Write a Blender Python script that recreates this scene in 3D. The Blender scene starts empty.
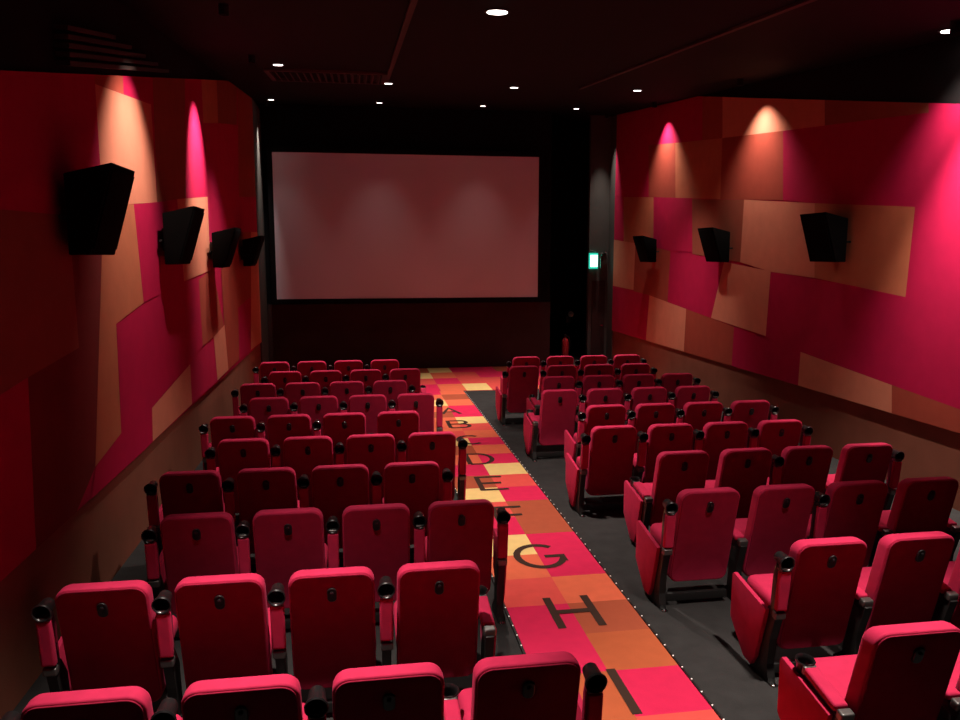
import bpy, bmesh, math, random
from mathutils import Vector, Matrix
random.seed(7)
S = bpy.context.scene
COL = S.collection
R = math.radians

# ---------------------------------------------------------------- camera
cam = bpy.data.objects.new('camera', bpy.data.cameras.new('camera'))
COL.objects.link(cam); S.camera = cam
cam.data.sensor_width = 36.0
cam.data.lens = 776 / 960 * 36
cam.location = (0, 0, 2.75)
PITCH, YAW = R(7.7059), R(8.9267)
fwd = Vector((math.sin(YAW) * math.cos(PITCH), math.cos(YAW) * math.cos(PITCH), -math.sin(PITCH)))
cam.rotation_euler = fwd.to_track_quat('-Z', 'Y').to_euler()
cam.data.clip_start = 0.05

# ---------------------------------------------------------------- world, view
w = bpy.data.worlds.new('dark_hall'); S.world = w; w.use_nodes = True
w.node_tree.nodes['Background'].inputs[0].default_value = (0.9, 0.35, 0.4, 1)
w.node_tree.nodes['Background'].inputs[1].default_value = 0.0
vs = S.view_settings
vs.view_transform = 'Standard'; vs.look = 'None'; vs.gamma = 1; vs.use_curve_mapping = False
vs.exposure = 0.15
S.cycles.use_denoising = True
S.cycles.max_bounces = 8
S.cycles.diffuse_bounces = 5
S.cycles.sample_clamp_indirect = 4.0

K_DOWN = 900      # watts of the hall's downlights
K_WASH = 650       # watts of the wall washers
WARM = (1.0, 0.86, 0.76)

# ---------------------------------------------------------------- room numbers
XL, XR = -2.14, 6.40
YB, YS = -3.0, 18.75        # wall behind the camera, screen wall
def ceil_z(y): return 4.30 + 0.0987 * y
def top_z(y): return min(2.78 + 0.205 * y, ceil_z(y))

# ---------------------------------------------------------------- materials
def mat(name, col, rough=0.8, metal=0.0, spec=0.5, emit=None, estr=0.0, noise=None, bump=0.0, bscale=300, sheen=0.0, coat=0.0):
    m = bpy.data.materials.new(name); m.use_nodes = True
    nt = m.node_tree; b = nt.nodes['Principled BSDF']
    b.inputs['Base Color'].default_value = (*col, 1)
    b.inputs['Roughness'].default_value = rough
    b.inputs['Metallic'].default_value = metal
    b.inputs['Specular IOR Level'].default_value = spec
    if sheen:
        b.inputs['Sheen Weight'].default_value = sheen
        b.inputs['Sheen Roughness'].default_value = 0.4
        b.inputs['Sheen Tint'].default_value = (min(1, col[0] * 2 + .3), col[1] * 2 + .15, col[2] * 2 + .2, 1)
    if coat: b.inputs['Coat Weight'].default_value = coat
    if emit:
        b.inputs['Emission Color'].default_value = (*emit, 1)
        b.inputs['Emission Strength'].default_value = estr
    tc = nt.nodes.new('ShaderNodeTexCoord')
    if noise:
        n = nt.nodes.new('ShaderNodeTexNoise'); n.inputs['Scale'].default_value = noise[0]
        n.inputs['Detail'].default_value = 5
        nt.links.new(tc.outputs['Object'], n.inputs['Vector'])
        mx = nt.nodes.new('ShaderNodeMix'); mx.data_type = 'RGBA'
        a = noise[1]
        mx.inputs[6].default_value = (*[c * (1 - a) for c in col], 1)
        mx.inputs[7].default_value = (*[min(1, c * (1 + a)) for c in col], 1)
        nt.links.new(n.outputs['Fac'], mx.inputs[0])
        nt.links.new(mx.outputs[2], b.inputs['Base Color'])
    if bump:
        n2 = nt.nodes.new('ShaderNodeTexNoise'); n2.inputs['Scale'].default_value = bscale
        nt.links.new(tc.outputs['Object'], n2.inputs['Vector'])
        bp = nt.nodes.new('ShaderNodeBump'); bp.inputs['Strength'].default_value = bump
        bp.inputs['Distance'].default_value = 0.004
        nt.links.new(n2.outputs['Fac'], bp.inputs['Height'])
        nt.links.new(bp.outputs['Normal'], b.inputs['Normal'])
    return m

M = {}
M['velour'] = mat('red_velour', (0.56, 0.024, 0.085), 0.85, spec=0.15, noise=(14, .18), bump=.08, sheen=0.08)
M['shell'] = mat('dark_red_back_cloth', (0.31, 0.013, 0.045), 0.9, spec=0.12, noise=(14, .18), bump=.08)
M['black_plastic'] = mat('black_plastic', (0.012, 0.011, 0.012), 0.32, coat=.2)
M['speaker_case'] = mat('speaker_case', (0.004, 0.004, 0.004), 0.9, spec=.05)
M['black_metal'] = mat('black_metal', (0.012, 0.011, 0.011), 0.5)
M['grey_metal'] = mat('grey_metal', (0.17, 0.16, 0.155), 0.35, metal=.7)
M['chrome'] = mat('chrome', (0.8, 0.8, 0.8), 0.15, metal=1)
M['crimson'] = mat('crimson_fabric', (0.47, 0.008, 0.062), 0.95, spec=.1, noise=(5, .12), bump=.3, bscale=180)
M['tan'] = mat('tan_fabric', (0.66, 0.23, 0.14), 0.95, spec=.1, noise=(5, .10), bump=.3, bscale=180)
M['rust'] = mat('rust_fabric', (0.36, 0.062, 0.038), 0.95, spec=.1, noise=(5, .12), bump=.3, bscale=180)
M['orange_brown'] = mat('orange_brown_fabric', (0.50, 0.15, 0.075), 0.95, spec=.1, noise=(5, .12), bump=.3, bscale=180)
M['maroon'] = mat('maroon_fabric', (0.20, 0.03, 0.028), 0.95, spec=.1, noise=(5, .12), bump=.3, bscale=180)
M['brown_fabric'] = mat('brown_fabric', (0.30, 0.075, 0.045), 0.95, spec=.1, noise=(5, .12), bump=.3, bscale=180)
M['dado'] = mat('brown_dado_carpet', (0.27, 0.095, 0.060), 0.95, spec=.1, noise=(3, .2), bump=.4, bscale=120)
M['black_paint'] = mat('black_paint', (0.004, 0.003, 0.0035), 0.8, spec=.2)
M['slat'] = mat('dark_brown_slat', (0.05, 0.024, 0.02), 0.6)
M['black_cloth'] = mat('black_cloth', (0.008, 0.008, 0.009), 0.95, spec=.05, noise=(2, .3))
M['brown_black'] = mat('brown_black_cloth', (0.045, 0.025, 0.024), 0.95, spec=.1, noise=(2, .3))
M['grey_paint'] = mat('dark_grey_paint', (0.075, 0.072, 0.066), 0.85, spec=.2, noise=(2, .2))
M['screen'] = mat('matt_white_screen', (0.78, 0.74, 0.84), 0.8, spec=.15)
M['floor_carpet'] = mat('charcoal_carpet', (0.042, 0.040, 0.040), 0.95, spec=.1, noise=(6, .35), bump=.5, bscale=150)
CP = dict(Y=(0.93, 0.64, 0.25), R=(0.76, 0.025, 0.10), O=(0.85, 0.17, 0.085), K=(0.82, 0.10, 0.085), B=(0.46, 0.10, 0.05), N=(0.55, 0.125, 0.05))
CN = dict(Y='yellow', R='red', O='orange', K='coral', B='brown', N='rust')
for k, c in CP.items():
    M['tile_' + k] = mat(CN[k] + '_carpet_tile', c, 0.95, spec=.1, noise=(9, .10), bump=.5, bscale=220)
M['letter'] = mat('dark_letter_inlay', (0.055, 0.028, 0.02), 0.9, spec=.15)
M['lamp'] = mat('lamp_glow', (1, 1, 1), emit=(1, .93, .85), estr=14)
M['lamp_small'] = mat('small_lamp_glow', (1, 1, 1), emit=(1, .9, .85), estr=5)
M['led'] = mat('led_glow', (1, 1, 1), emit=(1, .72, .62), estr=.45)
M['exit_face'] = mat('exit_sign_face', (.8, 1, .95), emit=(.45, 1, .82), estr=3.2)
M['exit_green'] = mat('exit_sign_green', (.0, .4, .25), emit=(.02, .55, .38), estr=.9)
M['extinguisher'] = mat('extinguisher_red', (0.5, 0.02, 0.03), 0.35, coat=.4)
M['white_plastic'] = mat('white_plastic', (0.85, 0.83, 0.81), 0.4)
M['speaker_cloth'] = mat('black_speaker_grille', (0.004, 0.004, 0.004), 0.9, spec=.05)

# ---------------------------------------------------------------- helpers
def finish(name, bm, m, parent=None, smooth=None):
    me = bpy.data.meshes.new(name)
    bmesh.ops.recalc_face_normals(bm, faces=bm.faces)
    bm.to_mesh(me); bm.free()
    for mm in (m if isinstance(m, (list, tuple)) else [m]): me.materials.append(mm)
    if smooth is not None:
        for p in me.polygons: p.use_smooth = True
        me.set_sharp_from_angle(angle=R(smooth))
    o = bpy.data.objects.new(name, me); COL.objects.link(o)
    if parent: o.parent = parent
    return o

def tag(o, label=None, cat=None, group=None, kind=None):
    if label: o['label'] = label
    if cat: o['category'] = cat
    if group: o['group'] = group
    if kind: o['kind'] = kind
    return o

def empty(name, loc=(0, 0, 0), rz=0):
    o = bpy.data.objects.new(name, None); COL.objects.link(o)
    o.empty_display_size = .1; o.location = loc; o.rotation_euler = (0, 0, rz); return o

def box(bm, a, b, bev=0.0, mi=0):
    a, b = Vector(a), Vector(b)
    g = bmesh.ops.create_cube(bm, size=1, matrix=Matrix.Translation((a + b) / 2) @ Matrix.Diagonal((*(b - a), 1)))
    fs = {f for v in g['verts'] for f in v.link_faces}
    for f in fs: f.material_index = mi
    if bev:
        es = {e for v in g['verts'] for e in v.link_edges}
        bmesh.ops.bevel(bm, geom=list(es), offset=bev, segments=2, affect='EDGES', profile=.6)

def prism(bm, pts, axis, a, b, bev=0.0):
    """polygon pts (u,v) extruded along axis 'x','y' or 'z' from a to b"""
    def P(u, v, t):
        return {'x': (t, u, v), 'y': (u, t, v), 'z': (u, v, t)}[axis]
    A = [bm.verts.new(P(u, v, a)) for u, v in pts]; B = [bm.verts.new(P(u, v, b)) for u, v in pts]
    n = len(pts); fs = [bm.faces.new(A), bm.faces.new(B[::-1])]
    for i in range(n): fs.append(bm.faces.new((A[i], A[(i + 1) % n], B[(i + 1) % n], B[i])))
    if bev:
        es = {e for f in fs for e in f.edges}
        bmesh.ops.bevel(bm, geom=list(es), offset=bev, segments=2, affect='EDGES', profile=.6)

def lathe(bm, prof, c=(0, 0, 0), n=20, axis='z'):
    rings = []
    for r, h in prof:
        ring = []
        for i in range(n):
            t = 2 * math.pi * i / n
            u, v = r * math.cos(t), r * math.sin(t)
            p = {'z': (u, v, h), 'y': (u, h, v), 'x': (h, u, v)}[axis]
            ring.append(bm.verts.new((p[0] + c[0], p[1] + c[1], p[2] + c[2])))
        rings.append(ring)
    for a, b in zip(rings, rings[1:]):
        for i in range(n): bm.faces.new((a[i], a[(i + 1) % n], b[(i + 1) % n], b[i]))
    if prof[0][0] > 1e-4: bm.faces.new(rings[0][::-1])
    if prof[-1][0] > 1e-4: bm.faces.new(rings[-1])

def tube(bm, pts, r, n=8):
    pts = [Vector(p) for p in pts]; rings = []
    for i, p in enumerate(pts):
        d = (pts[min(i + 1, len(pts) - 1)] - pts[max(i - 1, 0)]).normalized()
        up = Vector((0, 0, 1)) if abs(d.z) < .9 else Vector((1, 0, 0))
        s = d.cross(up).normalized(); t = d.cross(s)
        rings.append([bm.verts.new(p + r * (math.cos(2 * math.pi * k / n) * s + math.sin(2 * math.pi * k / n) * t)) for k in range(n)])
    for a, b in zip(rings, rings[1:]):
        for k in range(n): bm.faces.new((a[k], a[(k + 1) % n], b[(k + 1) % n], b[k]))
    bm.faces.new(rings[0][::-1]); bm.faces.new(rings[-1])

def rrect(w, h, rt, rb, seg=6):
    """rounded rectangle, centre origin, top radius rt, bottom radius rb"""
    out = []
    for cx, cz, r, a0 in ((w / 2, h / 2, rt, 0), (-w / 2, h / 2, rt, 90), (-w / 2, -h / 2, rb, 180), (w / 2, -h / 2, rb, 270)):
        sx, sz = (-1 if cx > 0 else 1), (-1 if cz > 0 else 1)
        for k in range(seg + 1):
            a = R(a0 + 90 * k / seg)
            out.append((cx + sx * r + r * math.cos(a), cz + sz * r + r * math.sin(a)))
    return out

def slab(bm, w, h, rt, rb, thick, e, place, seg=6, dome=0.0, e0=None):
    """padded slab: rounded outline, rounded rims; place(u, v, t) -> xyz"""
    layers = []
    K = 4
    e0 = e if e0 is None else e0
    for k in range(K + 1):
        a = R(90 * k / K); layers.append((e0 * (1 - math.sin(a)), e0 * (1 - math.cos(a))))
    for k in range(K + 1):
        a = R(90 * k / K); layers.append((e * (1 - math.cos(a)), thick - e + e * math.sin(a)))
    rings = []
    for ins, t in layers:
        rings.append([bm.verts.new(place(u, v, t)) for u, v in rrect(w - 2 * ins, h - 2 * ins, max(rt - ins, .004), max(rb - ins, .004), seg)])
    n = len(rings[0])
    for a, b in zip(rings, rings[1:]):
        for i in range(n): bm.faces.new((a[i], a[(i + 1) % n], b[(i + 1) % n], b[i]))
    for ring, t, sgn, e in ((rings[0], 0, -1, e0), (rings[-1], thick, 1, e)):
        # filled with inner rings so the slab can bend and dome
        prev = ring; base = rrect(w - 2 * e, h - 2 * e, max(rt - e, .004), max(rb - e, .004), seg)
        for s in (.965, .75, .45, .15):
            cur = [bm.verts.new(place(u * s, v * s, t + sgn * dome * (1 - s * s))) for u, v in base]
            for i in range(n): bm.faces.new((prev[i], prev[(i + 1) % n], cur[(i + 1) % n], cur[i]))
            prev = cur
        bm.faces.new(prev)

# ---------------------------------------------------------------- structure
def struct(name, bm, m):
    return tag(finish(name, bm, m), kind='structure')

bm = bmesh.new(); box(bm, (XL - .2, YB - .2, -.12), (XR + .2, 21.4, 0)); struct('floor', bm, M['floor_carpet'])

# sloping black ceiling with one long seam batten and faint cross seams
bm = bmesh.new()
prism(bm, [(YB - .2, ceil_z(YB - .2)), (21.4, ceil_z(21.4)), (21.4, ceil_z(21.4) + .15), (YB - .2, ceil_z(YB - .2) + .15)], 'x', XL - .2, XR + .2)
struct('ceiling', bm, M['black_paint'])
bm = bmesh.new()
for x in (.55, 3.9):
    prism(bm, [(-2.9, ceil_z(-2.9) - .03), (13.6, ceil_z(13.6) - .03), (13.6, ceil_z(13.6) + .01), (-2.9, ceil_z(-2.9) + .01)], 'x', x - .03, x + .03)
struct('trim_1', bm, M['slat'])

RIGHT_PATCHES = [('C', [(19.24, 7.53), (14.11, 6.32), (13.98, 4.86), (16.42, 5.1), (19.09, 5.44)]), ('R', [(14.11, 6.32), (13.29, 6.12), (13.17, 4.78), (13.98, 4.86)]), ('T', [(13.29, 6.12), (10.19, 5.39), (10.1, 4.5), (13.17, 4.78)]), ('B', [(10.19, 5.39), (8.17, 4.92), (8.11, 4.33), (10.1, 4.5)]), ('C', [(8.17, 4.92), (5.26, 4.23), (5.24, 4.08), (8.11, 4.33)]), ('C', [(19.49, 5.49), (16.71, 5.14), (16.62, 4.02), (19.4, 4.24)]), ('R', [(16.71, 5.14), (15.23, 4.98), (15.14, 3.89), (16.62, 4.02)]), ('O', [(15.23, 4.98), (13.17, 4.78), (13.15, 3.73), (15.14, 3.89)]), ('R', [(13.17, 4.78), (11.17, 4.6), (11.07, 3.57), (13.15, 3.73)]), ('P', [(11.17, 4.6), (7.15, 4.25), (4.59, 4.0), (4.47, 3.03), (7.56, 3.24), (9.27, 3.37), (11.07, 3.57)]), ('C', [(19.4, 4.24), (18.26, 4.13), (18.18, 3.11), (19.32, 3.16)]), ('O', [(18.26, 4.13), (16.33, 3.99), (16.24, 2.86), (18.17, 2.99)]), ('P', [(16.33, 3.99), (14.33, 3.83), (14.24, 2.81), (16.24, 2.86)]), ('B', [(14.33, 3.81), (12.28, 3.66), (12.32, 2.63), (14.23, 2.77)]), ('T', [(12.28, 3.66), (10.23, 3.47), (10.13, 2.43), (11.31, 2.49), (12.32, 2.63)]), ('O', [(10.23, 3.47), (8.21, 3.3), (8.26, 2.26), (10.13, 2.43)]), ('C', [(8.21, 3.3), (4.47, 3.02), (4.32, 1.76), (7.45, 2.16), (8.26, 2.26)]), ('T', [(19.32, 3.16), (17.36, 3.02), (17.41, 1.94), (19.24, 1.99)]), ('R', [(17.36, 3.02), (15.3, 2.83), (15.37, 1.76), (17.4, 1.89)]), ('C', [(15.3, 2.83), (12.9, 2.63), (13.32, 1.61), (14.42, 1.7), (15.37, 1.76)]), ('T', [(12.9, 2.63), (11.32, 2.5), (11.37, 1.48), (13.32, 1.61)]), ('C', [(11.31, 2.49), (9.33, 2.36), (9.32, 1.26), (10.37, 1.35), (11.37, 1.46)]), ('C', [(9.33, 2.36), (8.26, 2.26), (7.45, 2.16), (4.32, 1.76), (4.22, 0.87), (7.33, 1.11), (8.38, 1.19), (9.32, 1.26)]), ('C', [(19.24, 1.99), (16.39, 1.87), (16.54, 0.74), (19.16, 0.83)]), ('T', [(16.39, 1.87), (14.42, 1.7), (14.46, 0.84), (16.54, 0.74)]), ('R', [(14.42, 1.7), (12.43, 1.53), (12.45, 0.78), (14.46, 0.84)]), ('C', [(12.43, 1.53), (10.37, 1.35), (10.39, 0.78), (12.45, 0.78)]), ('T', [(10.37, 1.35), (8.38, 1.19), (8.34, 0.79), (10.39, 0.78)]), ('R', [(8.38, 1.19), (7.33, 1.11), (4.22, 0.87), (4.19, 0.66), (8.34, 0.79)])]
LEFT_PATCHES = [('C', [(2.72, 3.51), (7.07, 4.5), (7.07, 4.15), (7.07, 3.16), (6.25, 3.04), (2.64, 2.96)]), ('R', [(7.07, 4.5), (7.93, 4.72), (7.89, 4.23), (7.07, 4.15)]), ('C', [(7.93, 4.72), (9.04, 5.01), (8.89, 4.32), (7.89, 4.23)]), ('T', [(7.07, 4.15), (8.89, 4.32), (8.92, 3.31), (7.07, 3.16)]), ('B', [(9.04, 5.01), (10.78, 5.46), (10.37, 3.46), (8.92, 3.31)]), ('P', [(10.78, 5.46), (11.79, 5.72), (11.8, 4.6), (11.99, 3.59), (10.37, 3.46)]), ('O', [(11.79, 5.72), (13.1, 6.06), (13.04, 4.8), (11.8, 4.6)]), ('C', [(11.8, 4.6), (15.05, 5.09), (14.94, 3.8), (11.99, 3.59)]), ('B', [(13.1, 6.06), (15.49, 6.68), (15.05, 5.09), (13.04, 4.8)]), ('R', [(15.49, 6.68), (19.63, 6.62), (18.83, 4.08), (14.94, 3.8)]), ('B', [(2.64, 2.98), (6.25, 3.04), (6.27, 2.05), (2.43, 1.64)]), ('M', [(6.25, 3.04), (7.07, 3.16), (6.45, 1.07), (5.73, 0.73), (5.23, 0.78), (5.32, 1.97), (6.27, 2.05)]), ('C', [(2.43, 1.67), (5.32, 1.97), (5.23, 0.78), (4.77, 0.72), (2.32, 0.95)]), ('T2', [(7.08, 3.18), (8.0, 3.23), (8.09, 2.98), (8.15, 2.28), (7.22, 2.15), (7.17, 1.18), (6.45, 1.07)]), ('C', [(8.0, 3.23), (9.87, 3.4), (10.02, 2.43), (8.15, 2.28)]), ('T', [(9.87, 3.41), (11.84, 3.58), (11.81, 2.53), (10.02, 2.43)]), ('C', [(11.84, 3.58), (12.65, 3.63), (12.75, 2.64), (11.97, 2.56), (11.81, 2.53)]), ('C', [(12.65, 3.63), (18.83, 4.08), (18.58, 3.27), (12.59, 3.04)]), ('C', [(7.22, 2.15), (10.92, 2.42), (10.97, 1.52), (8.22, 1.2), (7.17, 1.18)]), ('R', [(10.92, 2.42), (11.97, 2.56), (12.76, 1.6), (10.97, 1.52)]), ('R2', [(12.68, 3.04), (15.11, 3.1), (14.38, 1.81), (12.76, 1.63)]), ('R', [(15.13, 3.17), (16.37, 3.21), (15.99, 1.9), (14.38, 1.81)]), ('C', [(10.11, 1.36), (11.87, 1.55), (12.04, 0.88), (10.11, 0.88)]), ('T', [(8.22, 1.2), (10.12, 1.39), (10.11, 0.88), (8.18, 0.86)]), ('C', [(6.45, 1.07), (7.17, 1.18), (8.22, 1.2), (8.18, 0.86), (6.26, 0.81)]), ('T', [(11.8, 1.56), (12.77, 1.65), (12.95, 0.9), (11.95, 0.89)]), ('R2', [(12.77, 1.65), (14.38, 1.81), (14.13, 0.91), (12.95, 0.9)]), ('C', [(14.27, 1.82), (15.85, 1.93), (15.69, 0.9), (14.13, 0.91)]), ('T', [(16.37, 3.21), (18.58, 3.27), (17.82, 0.86), (15.69, 0.9)])]

FAB = dict(C='crimson', P='crimson', T='tan', T2='orange_brown', O='orange_brown', R='rust', R2='rust', B='brown_fabric', M='maroon')

def clip(poly, f):
    out = []
    for i, p in enumerate(poly):
        q = poly[(i + 1) % len(poly)]; a, b = f(p), f(q)
        if a >= 0: out.append(p)
        if (a >= 0) != (b >= 0):
            t = a / (a - b); out.append((p[0] + (q[0] - p[0]) * t, p[1] + (q[1] - p[1]) * t))
    return out

def side_wall(name, x, s, patches, yend, y0=YB):
    """s = +1: room lies towards +x"""
    bm = bmesh.new()
    box(bm, (min(x, x - s * .15), YB, 0), (max(x, x - s * .15), 21.4, 7.2)); 
    struct(name, bm, M['black_paint'])
    # brown carpeted dado
    bm = bmesh.new(); xs = sorted((x, x + s * .012)); box(bm, (xs[0], YB, 0), (xs[1], yend, .85))
    struct('trim_2' if s > 0 else 'trim_3', bm, M['dado'])
    # patchwork of stretched fabric, pieces of cloth on one long padded board
    names = ['crimson', 'tan', 'rust', 'orange_brown', 'maroon', 'brown_fabric', 'black_paint']
    bm = bmesh.new()
    outl = [(YB, .85), (yend, .85), (yend, top_z(yend) - .01), (14.3, top_z(14.3) - .01), (YB, top_z(YB))]
    prism(bm, outl, 'x', x + s * .012, x + s * .03)
    for f in bm.faces: f.material_index = 0
    for i, (c, poly) in enumerate(patches):
        poly = clip(poly, lambda p: p[1] - .851); 
        if len(poly) > 2: poly = clip(poly, lambda p: 2.775 + .205 * p[0] - p[1])
        if len(poly) > 2: poly = clip(poly, lambda p: ceil_z(p[0]) - .01 - p[1])
        if len(poly) > 2: poly = clip(poly, lambda p: yend - .001 - p[0])
        if len(poly) < 3: continue
        xx = x + s * (.0305 + .0003 * (i + 1))
        f = bm.faces.new([bm.verts.new((xx, y, z)) for y, z in poly]); f.material_index = names.index(FAB[c])
    struct('wall_%s_fabric' % ('left' if s > 0 else 'right'), bm, [M[k] for k in names])

side_wall('wall_left', XL, 1, LEFT_PATCHES, 17.4)
side_wall('wall_right', XR, -1, RIGHT_PATCHES, 18.9)

# grey ends of the side walls beyond the fabric
bm = bmesh.new(); box(bm, (XL, 17.4, 0), (XL + .035, YS, top_z(17.4))); struct('trim_4', bm, M['grey_paint'])
bm = bmesh.new(); box(bm, (XR - .03, 18.9, 0), (XR, 19.35, ceil_z(18.9))); struct('trim_7', bm, M['grey_paint'])

# ribbed slats on the left wall above the fabric
bm = bmesh.new()
for k in range(5):
    dz = .05 + .062 * k; y1 = 9.5 - .5 * k
    prism(bm, [(6.3, 2.78 + .205 * 6.3 + dz), (y1, 2.78 + .205 * y1 + dz), (y1, 2.78 + .205 * y1 + dz + .035), (6.3, 2.78 + .205 * 6.3 + dz + .035)], 'x', XL + .001, XL + .10)
struct('trim_5', bm, M['slat'])

# screen wall: black cloth above, brown-black below; alcove to its right
bm = bmesh.new(); box(bm, (XL, YS, 0), (4.7, YS + .2, ceil_z(YS) + .1)); struct('wall_front', bm, M['black_cloth'])
bm = bmesh.new(); box(bm, (XL, YS - .03, 0), (4.7, YS, 1.60)); struct('trim_6', bm, M['brown_black'])
bm = bmesh.new(); box(bm, (4.5, 21.2, 0), (XR, 21.4, ceil_z(21.4))); box(bm, (4.5, YS + .2, 0), (4.7, 21.2, ceil_z(21.0))); struct('wall_alcove', bm, M['black_cloth'])
bm = bmesh.new(); box(bm, (5.86, 19.35, 0), (XR, 19.5, ceil_z(19.4))); struct('wall_return', bm, M['grey_paint'])
bm = bmesh.new(); box(bm, (XL - .15, YB - .2, 0), (XR + .15, YB, 4.1)); struct('wall_back', bm, M['dado'])
# dark exit door in the grey return wall
bm = bmesh.new(); box(bm, (5.95, 19.32, 0), (6.30, 19.36, 2.1), .005); d = struct('door_1', bm, M['brown_black'])
bm = bmesh.new(); lathe(bm, [(0, -.03), (.03, -.03), (.03, 0), (0, 0)], (6.22, 19.30, .95), 12, 'y'); finish('door_handle', bm, M['chrome'], d, 40)

# ---------------------------------------------------------------- projection screen
sc = empty('projection_screen', (1.245, YS - .03, 1.73))
tag(sc, 'wide blank pale grey projection screen on the black front wall', 'screen')
bm = bmesh.new(); box(bm, (-3.105, -.13, .0), (3.105, -.12, 3.34)); finish('screen_sheet', bm, M['screen'], sc)
bm = bmesh.new()
for a, b in (((-3.22, -.15, -.11), (3.22, 0, 0)), ((-3.22, -.15, 3.34), (3.22, 0, 3.45)), ((-3.22, -.15, 0), (-3.105, 0, 3.34)), ((3.105, -.15, 0), (3.22, 0, 3.34))): box(bm, a, b)
finish('masking_frame', bm, M['black_cloth'], sc)

# ---------------------------------------------------------------- patterned carpet
TX = [1.10, 1.59, 2.08]
rows = [(3.10, 3.60, 'R', 'K'), (3.60, 4.12, 'N', 'K'), (4.12, 4.64, 'N', 'R'), (4.64, 5.16, 'R', 'N'), (5.16, 5.66, 'R', 'B'), (5.66, 6.18, 'K', 'O'), (6.18, 6.70, 'O', 'R'),
        (6.70, 7.22, 'Y', 'R'), (7.22, 7.74, 'R', 'B'), (7.74, 8.26, 'K', 'B'), (8.26, 8.80, 'Y', 'R'), (8.80, 9.32, 'B', 'K'), (9.32, 9.85, 'R', 'Y'),
        (9.85, 10.36, 'O', 'R'), (10.36, 10.88, 'B', 'O'), (10.88, 11.34, 'Y', 'R'), (11.34, 11.84, 'K', 'O'), (11.84, 12.34, 'O', 'K'), (12.34, 12.88, 'O', 'Y'),
        (12.88, 13.38, 'B', 'R'), (13.38, 13.90, 'O', 'R'), (13.90, 14.50, 'Y', 'O'), (14.50, 15.05, 'O', 'B'), (15.05, 15.45, 'R', 'O')]
keys = list(CP)
bm = bmesh.new(); TZ = .012
def tile(x0, x1, y0, y1, k):
    f = bm.faces.new([bm.verts.new(p) for p in ((x0, y0, TZ), (x1, y0, TZ), (x1, y1, TZ), (x0, y1, TZ))]); f.material_index = keys.index(k)
def skirt(x0, x1, y0, y1):
    for a, b in (((x0, y0), (x1, y0)), ((x1, y0), (x1, y1)), ((x1, y1), (x0, y1)), ((x0, y1), (x0, y0))):
        f = bm.faces.new([bm.verts.new(p) for p in ((a[0], a[1], 0), (b[0], b[1], 0), (b[0], b[1], TZ), (a[0], a[1], TZ))]); f.material_index = 1
for y0, y1, a, b in [(2.58, 3.10, 'O', 'R')] + rows:
    tile(TX[0], TX[1], y0, y1, a); tile(TX[1], TX[2], y0, y1, b)
skirt(TX[0], TX[2], 2.58, 15.45)
front = {(15.45, 16.30): 'OKRBKORKOYKROKRBOR', (16.30, 17.10): 'KORKRBOKKROKOYRKBO', (17.10, 17.95): 'ROKYBRKYRKRRKOBRKO', (17.95, 18.715): 'BRKOYKROYROKRBKROY'}
for (y0, y1), s in front.items():
    # columns start at x = -2.1; aisle column (1.10) is the seventh
    s = list(s)
    ov = {15.45: {6: 'R', 7: 'O', 8: 'Y', 9: 'K', 10: 'O'}, 16.30: {6: 'K', 7: 'R', 8: 'K', 9: 'K', 5: 'R'}, 17.10: {6: 'Y', 7: 'O', 8: 'K', 9: 'R', 5: 'K'}, 17.95: {6: 'B', 7: 'Y', 8: 'R', 9: 'R', 10: 'B', 5: 'O'}}[y0]
    for i, k in ov.items(): s[i] = k
    for i in range(16):
        x0 = -2.1 + i * .5325; x1 = min(x0 + .5325, 6.35)
        tile(x0, x1, y0, y1, s[i])
skirt(-2.1, 6.35, 15.45, 18.715)
carpet = finish('aisle_carpet', bm, [M['tile_' + k] for k in keys])
tag(carpet, 'patchwork carpet of red, orange and yellow tiles with row letters along the aisle', 'carpet')

# row letters, strokes laid into the carpet
LT, HW, HH = .064, .155, .26
def arc(cx, cy, rx, ry, a0, a1, n=18): return [(cx + rx * math.cos(R(a0 + (a1 - a0) * i / n)), cy + ry * math.sin(R(a0 + (a1 - a0) * i / n))) for i in range(n + 1)]
LET = {
 'A': [[(-HW, -HH), (0, HH), (HW, -HH)], [(-.1, -.09), (.1, -.09)]],
 'B': [[(-HW, -HH), (-HW, HH), (.03, HH)] + arc(.03, .135, .11, .125, 90, -90) + [(-HW, .01), (.04, .01)] + arc(.04, -.125, .125, .135, 90, -90) + [(-HW, -HH)]],
 'C': [arc(.02, 0, .185, HH, 52, 308)],
 'D': [[(-HW, -HH), (-HW, HH), (-.02, HH)] + arc(-.02, 0, .19, HH, 90, -90) + [(-HW, -HH)]],
 'E': [[(HW, HH), (-HW, HH), (-HW, -HH), (HW, -HH)], [(-HW, 0), (.11, 0)]],
 'F': [[(HW, HH), (-HW, HH), (-HW, -HH)], [(-HW, 0), (.12, 0)]],
 'G': [arc(0, 0, .21, HH, 48, 338) + [(.20, -.10), (.20, -.02), (.04, -.02)]],
 'H': [[(-HW, -HH), (-HW, HH)], [(HW, -HH), (HW, HH)], [(-HW, 0), (HW, 0)]],
 'I': [[(0, -HH), (0, HH)]]}
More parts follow.
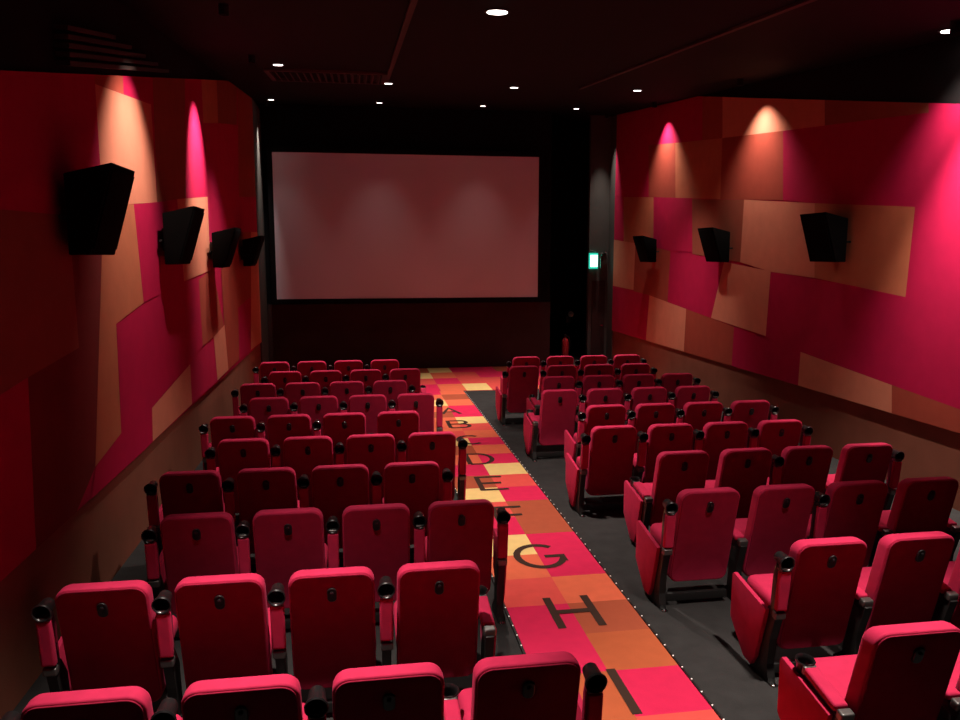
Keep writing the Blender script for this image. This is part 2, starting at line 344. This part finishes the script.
def stroke(bm, pts, wd, z, ox, oy):
    n = len(pts); L = []; Rr = []
    for i, p in enumerate(pts):
        a = Vector(pts[max(i - 1, 0)]); b = Vector(pts[min(i + 1, n - 1)]); p = Vector(p)
        d1 = (p - a).normalized() if i > 0 else (b - p).normalized()
        d2 = (b - p).normalized() if i < n - 1 else d1
        if d1.length == 0: d1 = d2
        if d2.length == 0: d2 = d1
        d = (d1 + d2).normalized() if (d1 + d2).length > 1e-6 else d1
        nrm = Vector((-d.y, d.x)); k = wd / 2 / max(.45, abs(nrm.dot(Vector((-d1.y, d1.x)))))
        L.append(p + nrm * k); Rr.append(p - nrm * k)
    vl = [[bm.verts.new((q.x + ox, q.y + oy, z)) for q in s] for s in (L, Rr)]
    for i in range(n - 1):
        try: bm.faces.new((vl[0][i], vl[0][i + 1], vl[1][i + 1], vl[1][i]))
        except ValueError: pass
for ch, yc, xc in (('A', 13.42, 1.57), ('B', 12.32, 1.58), ('C', 11.22, 1.60), ('D', 10.12, 1.58), ('E', 8.98, 1.56), ('F', 7.80, 1.56), ('G', 6.65, 1.60), ('H', 5.52, 1.60), ('I', 4.40, 1.61)):
    bm = bmesh.new()
    for k, st in enumerate(LET[ch]): stroke(bm, st, LT, TZ + .003 + .0008 * k, xc, yc)
    o = finish('letter', bm, M['letter'], carpet)
    o['label'] = 'dark row letter %s on the carpet' % ch

# aisle edge light strips, many tiny lamps in a black strip
def strip(x, y0, y1, label):
    t = empty('aisle_light_strip', (x, (y0 + y1) / 2, 0)); tag(t, label, 'light strip', 'light strips along the aisle carpet')
    h = (y1 - y0) / 2
    bm = bmesh.new(); prism(bm, [(-.009, 0), (.009, 0), (.007, .018), (-.007, .018)], 'y', -h, h); finish('strip_profile', bm, M['black_metal'], t)
    bm = bmesh.new(); bmesh.ops.create_icosphere(bm, subdivisions=1, radius=.0065); d0 = finish('light_dot', bm, M['led'], t)
    n = int((y1 - y0) / .15)
    for i in range(n):
        d = d0 if i == 0 else d0.copy()
        if i: COL.objects.link(d)
        d.parent = t; d.location = (0, -h + .07 + i * .15, .019)
strip(1.088, 2.58, 15.2, 'thin dotted light strip on the left edge of the patchwork aisle carpet')
strip(2.091, 2.58, 15.4, 'thin dotted light strip on the right edge of the patchwork aisle carpet')

# ---------------------------------------------------------------- cinema seats
def ry(z):       # rear face of the backrest
    b = .20 * (.98 - z) / .76
    if z < .34: b -= .9 * (.34 - z) ** 2 * 1.6
    return b
def front_extra(v): return .02 * math.exp(-((v + .12) / .15) ** 2)
PV = (.10, .50)   # armrest pivot (y, z)

P_ = {}
bm = bmesh.new(); H_ = .79
slab(bm, .485, H_, .075, .07, .125, .055, lambda u, v, t: (u * (1 - .03 * max(0, v)), ry(.59 + v) + t * (1 + .2 * (t > .06) * math.exp(-((v + .1) / .16) ** 2)), .59 - .005 + v), dome=.006, e0=.016)
P_['backrest'] = finish('backrest', bm, M['velour'], None, 60)
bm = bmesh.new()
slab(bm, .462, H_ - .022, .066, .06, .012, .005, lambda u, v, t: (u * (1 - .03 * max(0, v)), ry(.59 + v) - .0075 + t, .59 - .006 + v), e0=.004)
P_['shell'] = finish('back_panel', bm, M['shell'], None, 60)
bm = bmesh.new()
slab(bm, .054, .092, .026, .026, .016, .006, lambda u, v, t: (u, ry(.845) - .022 + t + (-.20 / .76) * v, .845 + v), seg=4)
lathe(bm, [(0, -.014), (.009, -.012), (.010, -.006), (.010, 0), (0, 0)], (0, ry(.86) - .020, .862), 10, 'y')
P_['hook'] = finish('bag_hook', bm, M['black_plastic'], None, 50)
bm = bmesh.new()
slab(bm, .49, .50, .06, .03, .125, .045, lambda u, v, t: (u, .40 + v, .375 + t + .05 * (v + .25) - .012 * max(0, v) ** 2), dome=.008)
P_['cushion'] = finish('seat_cushion', bm, M['velour'], None, 60)
bm = bmesh.new(); box(bm, (-.29, .175, .035), (.243, .215, .10), .006); box(bm, (-.22, .25, .30), (.22, .55, .36), .01)
P_['under'] = finish('underframe', bm, M['black_metal'], None, 40)
bm = bmesh.new()
prism(bm, [(.055, .50), (.16, .52), (.24, .40), (.26, .10), (.36, .03), (.36, 0), (.12, 0), (.12, .04), (.15, .12), (.13, .30)], 'x', -.026, .026, .006)
P_['leg'] = finish('leg', bm, M['black_metal'], None, 40)
bm = bmesh.new(); lathe(bm, [(0, 0), (.014, 0), (.014, .008), (.006, .014), (0, .014)], (0, .095, 0), 10); lathe(bm, [(.0, 0), (.03, 0), (.03, .004), (0, .004)], (0, .095, -.0), 10)
P_['bolt'] = finish('floor_bolt', bm, M['chrome'], None, 40)
bm = bmesh.new()
prism(bm, [(.14, .50), (.58, .57), (.60, .55), (.60, .24), (.40, .05), (.30, .04), (.25, .12)], 'x', -.016, .016, .010)
P_['side'] = finish('side_panel', bm, M['velour'], None, 50)
# armrest in its own frame: pivot at the origin, pointing along +y
bm = bmesh.new(); prism(bm, [(-.035, -.03), (-.03, .01), (.30, .018), (.33, .0), (.33, -.035), (.25, -.045), (0, -.045)], 'x', -.028, .028, .008)
P_['arm'] = finish('armrest', bm, M['black_plastic'], None, 40)
bm = bmesh.new(); slab(bm, .078, .275, .012, .012, .042, .014, lambda u, v, t: (u, .17 + v, .012 + t), seg=3)
P_['pad'] = finish('arm_pad', bm, M['velour'], None, 50)
bm = bmesh.new()
lathe(bm, [(0, -.05), (.036, -.05), (.043, .035), (.050, .042), (.052, .052), (.047, .058), (.041, .052), (.037, .03), (.032, -.035), (0, -.035)], (0, .362, 0), 20)
P_['cup'] = finish('cup_holder', bm, M['black_plastic'], None, 50)
bm = bmesh.new(); slab(bm, .074, .05, .01, .01, .05, .01, lambda u, v, t: (u, -.005 + v, -.0 + t), seg=3)
P_['hinge'] = finish('hinge_cap', bm, M['grey_metal'], None, 50)
bm = bmesh.new(); slab(bm, .074, .028, .01, .01, .050, .008, lambda u, v, t: (u, .318 + v, .0 + t), seg=3)
P_['collar'] = finish('cup_collar', bm, M['grey_metal'], None, 50)
PROTO = list(P_.values())

def cp(key, parent, loc=(0, 0, 0), rot=(0, 0, 0)):
    o = P_[key].copy(); COL.objects.link(o); o.parent = parent; o.location = loc; o.rotation_euler = rot; return o

def add_arm(root, x, up):
    tilt = R(96) if up else R(11)
    a = cp('arm', root, (x, PV[0], PV[1]), (tilt, 0, 0))
    cp('pad', a); cp('cup', a); cp('hinge', a); cp('collar', a)
def add_leg(root, x):
    l = cp('leg', root, (x, 0, 0)); cp('bolt', l)

ROWN = ['nearest row', 'row I', 'row H', 'row G', 'row F', 'row E', 'row D', 'row C', 'row B', 'row A nearest the screen']
YR = [3.11 + 1.118 * k for k in range(10)]
LX = {0: [-1.13, -.517, .097, .71], 1: [-1.40, -.79, -.18, .43]}
RX = {0: [2.62, 3.245, 3.87, 4.495], 1: [2.90, 3.515, 4.13, 4.745]}
# armrests: 5 per row, wall side to aisle side on the left block, aisle to wall on the right; 1 = tipped up
LA = {0: '11101', 1: '11110', 2: '11111', 3: '11111', 4: '11111', 5: '11100', 6: '11111', 7: '11111', 8: '11110', 9: '11110'}
RA = {0: '00000', 1: '10000', 2: '10100', 3: '00101', 4: '11111', 5: '11111', 6: '01111', 7: '01111', 8: '11111', 9: '11111'}
ORDL = ['at the left wall end', 'third from the aisle', 'second from the aisle', 'on the aisle']
ORDR = ['on the aisle', 'second from the aisle', 'third from the aisle', 'at the right end']
OFFW = .0
def build_row(k, xs, arms, side):
    for i, x in enumerate(xs):
        if side == 'right' and k == 0 and i > 1: continue
        r = empty('cinema_seat', (x, YR[k], 0))
        words = (ORDL if side == 'left' else ORDR)[i]
        tag(r, 'red cinema seat, %s block, %s, %s' % (side, ROWN[k], words), 'cinema seat', 'red cinema seats in the %s block' % side)
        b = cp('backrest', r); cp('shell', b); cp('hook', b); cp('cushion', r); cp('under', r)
        hp = ((xs[i] - xs[i - 1]) / 2 if i else (xs[1] - xs[0]) / 2)
        add_leg(r, -hp); add_arm(r, -hp, arms[i] == '1')
        if i == 0: cp('side', r, (-hp - .040, 0, 0))
        if i == 3:
            add_leg(r, hp); add_arm(r, hp, arms[4] == '1'); cp('side', r, (hp + .040, 0, 0))
for k in range(10):
    build_row(k, LX[k % 2], LA[k], 'left'); build_row(k, RX[k % 2], RA[k], 'right')
for o in PROTO: bpy.data.objects.remove(o)

# ---------------------------------------------------------------- wall speakers
def speaker(x, s, y, z0, z1, label, tilt=0):
    """wedge cabinet fixed to the side wall, its face turned down into the room"""
    t = empty('wall_speaker', (x, y, (z0 + z1) / 2)); tag(t, label, 'speaker', 'black wedge speakers on the %s wall' % ('left' if s > 0 else 'right'))
    h = (z1 - z0) / 2; wy = .30
    A = [(.07, h), (.40, h + .08), (.21, -h), (.07, -h)]
    bm = bmesh.new(); prism(bm, [(s * a, b) for a, b in A], 'y', -wy, wy, .012)
    c = finish('cabinet', bm, M['speaker_case'], t, 40)
    # grille on the sloping face
    bm = bmesh.new(); d = Vector((s * (.21 - .40), 0, -2 * h - .08)); n = Vector((-d.z, 0, d.x)).normalized() * (1 if s > 0 else 1)
    if n.x * s < 0: n = -n
    p0 = Vector((s * .40, 0, h + .08)); a = p0 + d * .07; b = p0 + d * .93
    q = [a, b, b + n * .012, a + n * .012]; prism(bm, [(v.x, v.z) for v in q], 'y', -wy + .03, wy - .03, .003)
    finish('grille', bm, M['speaker_cloth'], t, 40)
    bm = bmesh.new(); box(bm, (min(0, s * .08), -.05, -.12), (max(0, s * .08), .05, .12)); tube(bm, [(s * .04, -wy - .02, -.02), (s * .04, wy + .02, -.02)], .014)
    finish('bracket', bm, M['black_metal'], t, 40)
XLf, XRf = XL + .045, XR - .045
for i, y in enumerate((6.25, 9.05, 11.85, 14.85)):
    speaker(XLf, 1, y, (2.75, 2.65, 2.57, 2.55)[i], (3.32, 3.19, 3.06, 3.02)[i], 'black wedge wall speaker on the left wall, ' + ['nearest the camera', 'second from the camera', 'third from the camera', 'nearest the screen'][i])
for i, y in enumerate((9.62, 12.85, 16.15)):
    speaker(XRf, -1, y, (2.66, 2.63, 2.60)[i], (3.22, 3.14, 3.08)[i], 'black wedge wall speaker on the right wall, ' + ['nearest the camera', 'middle of three', 'nearest the screen'][i])

# ---------------------------------------------------------------- ceiling downlights
def spot(parent, loc, watts, size, blend, col=WARM, rad=.05, rot=(0, 0, 0)):
    l = bpy.data.lights.new('spot', 'SPOT'); l.energy = watts; l.spot_size = R(size); l.spot_blend = blend; l.color = col; l.shadow_soft_size = rad
    o = bpy.data.objects.new('spot', l); COL.objects.link(o); o.parent = parent; o.location = loc; o.rotation_euler = rot; return o

def downlight(x, y, label, watts=K_DOWN * 1.0, r=.10, size=96, small=False, group='recessed ceiling downlights'):
    t = empty('ceiling_downlight', (x, y, ceil_z(y))); tag(t, label, 'ceiling light', group)
    t.rotation_euler = (math.atan(.0987), 0, 0)
    bm = bmesh.new(); lathe(bm, [(r, -.012), (r * 1.25, -.012), (r * 1.28, 0), (r, 0)], n=24)
    bm.faces.ensure_lookup_table()
    finish('trim_ring', bm, M['black_metal'], t, 40)
    bm = bmesh.new(); lathe(bm, [(0, -.016), (r * .97, -.016), (r * .97, -.010), (0, -.010)], n=24); finish('lamp_disc', bm, M['lamp_small' if small else 'lamp'], t, 40)
    if watts: spot(t, (0, 0, -.05), watts, size, 1.0, rad=r)
downlight(1.37, 7.66, 'large bright round downlight near the top centre of the dark ceiling')
downlight(6.08, 7.5, 'large bright round downlight at the right edge of the dark ceiling', K_DOWN * .3)
for i, x in enumerate((-1.07, .59, 2.78, 4.97)):
    downlight(x, (12.0, 13.89, 13.85, 13.67)[i], 'small ceiling downlight in the row farther from the screen, ' + ['first from left', 'second from left', 'third from left', 'fourth from left'][i], K_DOWN * .7, .07, 74, True)
for i, x in enumerate((-1.74, .55, 2.83, 4.97)):
    downlight(x, 17.6, 'small ceiling downlight in the row right by the screen wall, ' + ['first from left', 'second from left', 'third from left', 'fourth from left'][i], K_DOWN * .025, .06, 60, True)
for i, (x, y) in enumerate(((-.35, 3.4), (2.75, 3.4))):
    downlight(x, y, 'downlight in the ceiling just above the camera', K_DOWN * 1.1, .10, 56, False, 'downlights above the camera')

def washer(x, y, s, label, watts, size=62, tilt=0):
    t = empty('wall_washer', (x, y, ceil_z(y))); tag(t, label, 'spotlight', 'small can spotlights close to the side walls')
    bm = bmesh.new()
    lathe(bm, [(.045, -.10), (.05, -.10), (.05, 0.02), (.0, .02), (0, -.02), (.045, -.02), (.045, -.10)], n=18)
    finish('can', bm, M['black_metal'], t, 40)
    bm = bmesh.new(); lathe(bm, [(0, -.03), (.038, -.03), (.038, -.022), (0, -.022)], n=16); finish('lamp_disc', bm, M['lamp'], t, 40)
    spot(t, (0, 0, -.11), watts, size, 1.0, rad=.02, rot=(0, -s * R(tilt), 0))
washer(XR - .33, 15.65, 1, 'can spotlight over the right wall nearest the screen', K_WASH * .55, 92, 2)
washer(XR - .46, 11.75, 1, 'can spotlight over the right wall between two speakers', K_WASH * .32, 100, 8)
washer(XR - .60, 7.1, 1, 'can spotlight over the right wall nearest the camera', K_WASH * 1.8, 72, 11)
washer(XL + .95, 7.95, -1, 'can spotlight over the left wall above the tan panel', K_WASH * .5, 70, 29)
washer(XL + .80, 11.2, -1, 'can spotlight over the left wall above the crimson strip', K_WASH * 1.1, 52, 31)
washer(XL + .25, 18.15, -1, 'can spotlight in the far left corner by the screen', K_WASH * .9, 34, 9)
washer(6.12, 18.95, 1, 'can spotlight in the far right corner above the exit', K_WASH * .7, 40, 0)

# ceiling air grille
g = empty('ceiling_air_grille', (-.38, 13.2, ceil_z(13.2))); g.rotation_euler = (math.atan(.0987), 0, 0)
tag(g, 'long dark ribbed air grille in the ceiling ahead of the screen', 'air vent')
bm = bmesh.new()
for a, b in (((-.95, -.75, -.04), (.9, -.68, 0)), ((-.95, .53, -.04), (.9, .6, 0)), ((-.95, -.68, -.04), (-.88, .53, 0)), ((.83, -.68, -.04), (.9, .53, 0))): box(bm, a, b)
finish('frame', bm, M['slat'], g)
bm = bmesh.new()
for k in range(16): 
    x = -.82 + k * .105; prism(bm, [(x, -.005), (x + .02, -.005), (x + .05, -.05), (x + .03, -.05)], 'y', -.68, .53)
finish('louvre', bm, M['slat'], g)

# ---------------------------------------------------------------- exit corner
e = empty('exit_sign', (5.97, 19.33, 2.40)); tag(e, 'glowing green and white exit sign on the dark wall right of the screen', 'sign')
bm = bmesh.new(); box(bm, (-.13, -.09, 0), (.10, -.02, .40), .01); finish('sign_case', bm, M['exit_green'], e, 40)
bm = bmesh.new(); box(bm, (-.105, -.097, .05), (.085, -.089, .35)); finish('sign_face', bm, M['exit_face'], e)
bm = bmesh.new(); tube(bm, [(-.10, -.05, .47), (.06, -.05, .43), (.03, -.05, .40)], .012); finish('bracket', bm, M['grey_metal'], e, 40)
e = empty('emergency_light', (6.22, 19.33, 2.38)); tag(e, 'dark emergency light with curved silver rim beside the exit sign', 'light fitting')
bm = bmesh.new(); box(bm, (-.08, -.10, 0), (.10, 0, .42), .02); finish('case', bm, M['grey_paint'], e, 40)
bm = bmesh.new(); tube(bm, [(-.085, -.11, .05), (-.09, -.11, .28), (-.06, -.11, .38), (0, -.11, .43), (.06, -.11, .44)], .014); finish('rim', bm, M['chrome'], e, 40)

e = empty('fire_extinguisher', (5.36, 19.7, 0)); tag(e, 'red fire extinguisher standing in the dark alcove right of the screen', 'fire extinguisher')
bm = bmesh.new(); lathe(bm, [(0, 0), (.085, 0), (.09, .02), (.09, .48), (.075, .55), (.03, .60), (.025, .63), (0, .63)], n=20); finish('cylinder', bm, M['extinguisher'], e, 50)
bm = bmesh.new(); box(bm, (-.02, -.10, .66), (.02, .06, .68)); box(bm, (-.025, -.03, .62), (.025, .03, .67)); finish('handle', bm, M['black_metal'], e)
bm = bmesh.new(); tube(bm, [(.03, 0, .64), (.10, 0, .62), (.13, -.01, .50), (.115, -.02, .25)], .014); finish('hose', bm, M['black_plastic'], e, 50)
e = empty('wall_bell', (5.86, 21.2, 1.02)); tag(e, 'small pale round fitting on the dark alcove wall above the extinguisher', 'fitting')
bm = bmesh.new(); box(bm, (-.07, -.05, -.16), (.05, 0, .02), .01); finish('back_box', bm, M['grey_metal'], e, 40)
bm = bmesh.new(); lathe(bm, [(0, -.10), (.03, -.10), (.08, -.07), (.085, -.05), (0, -.05)], (.05, 0, .08), 16, 'y'); finish('dome', bm, M['white_plastic'], e, 50)
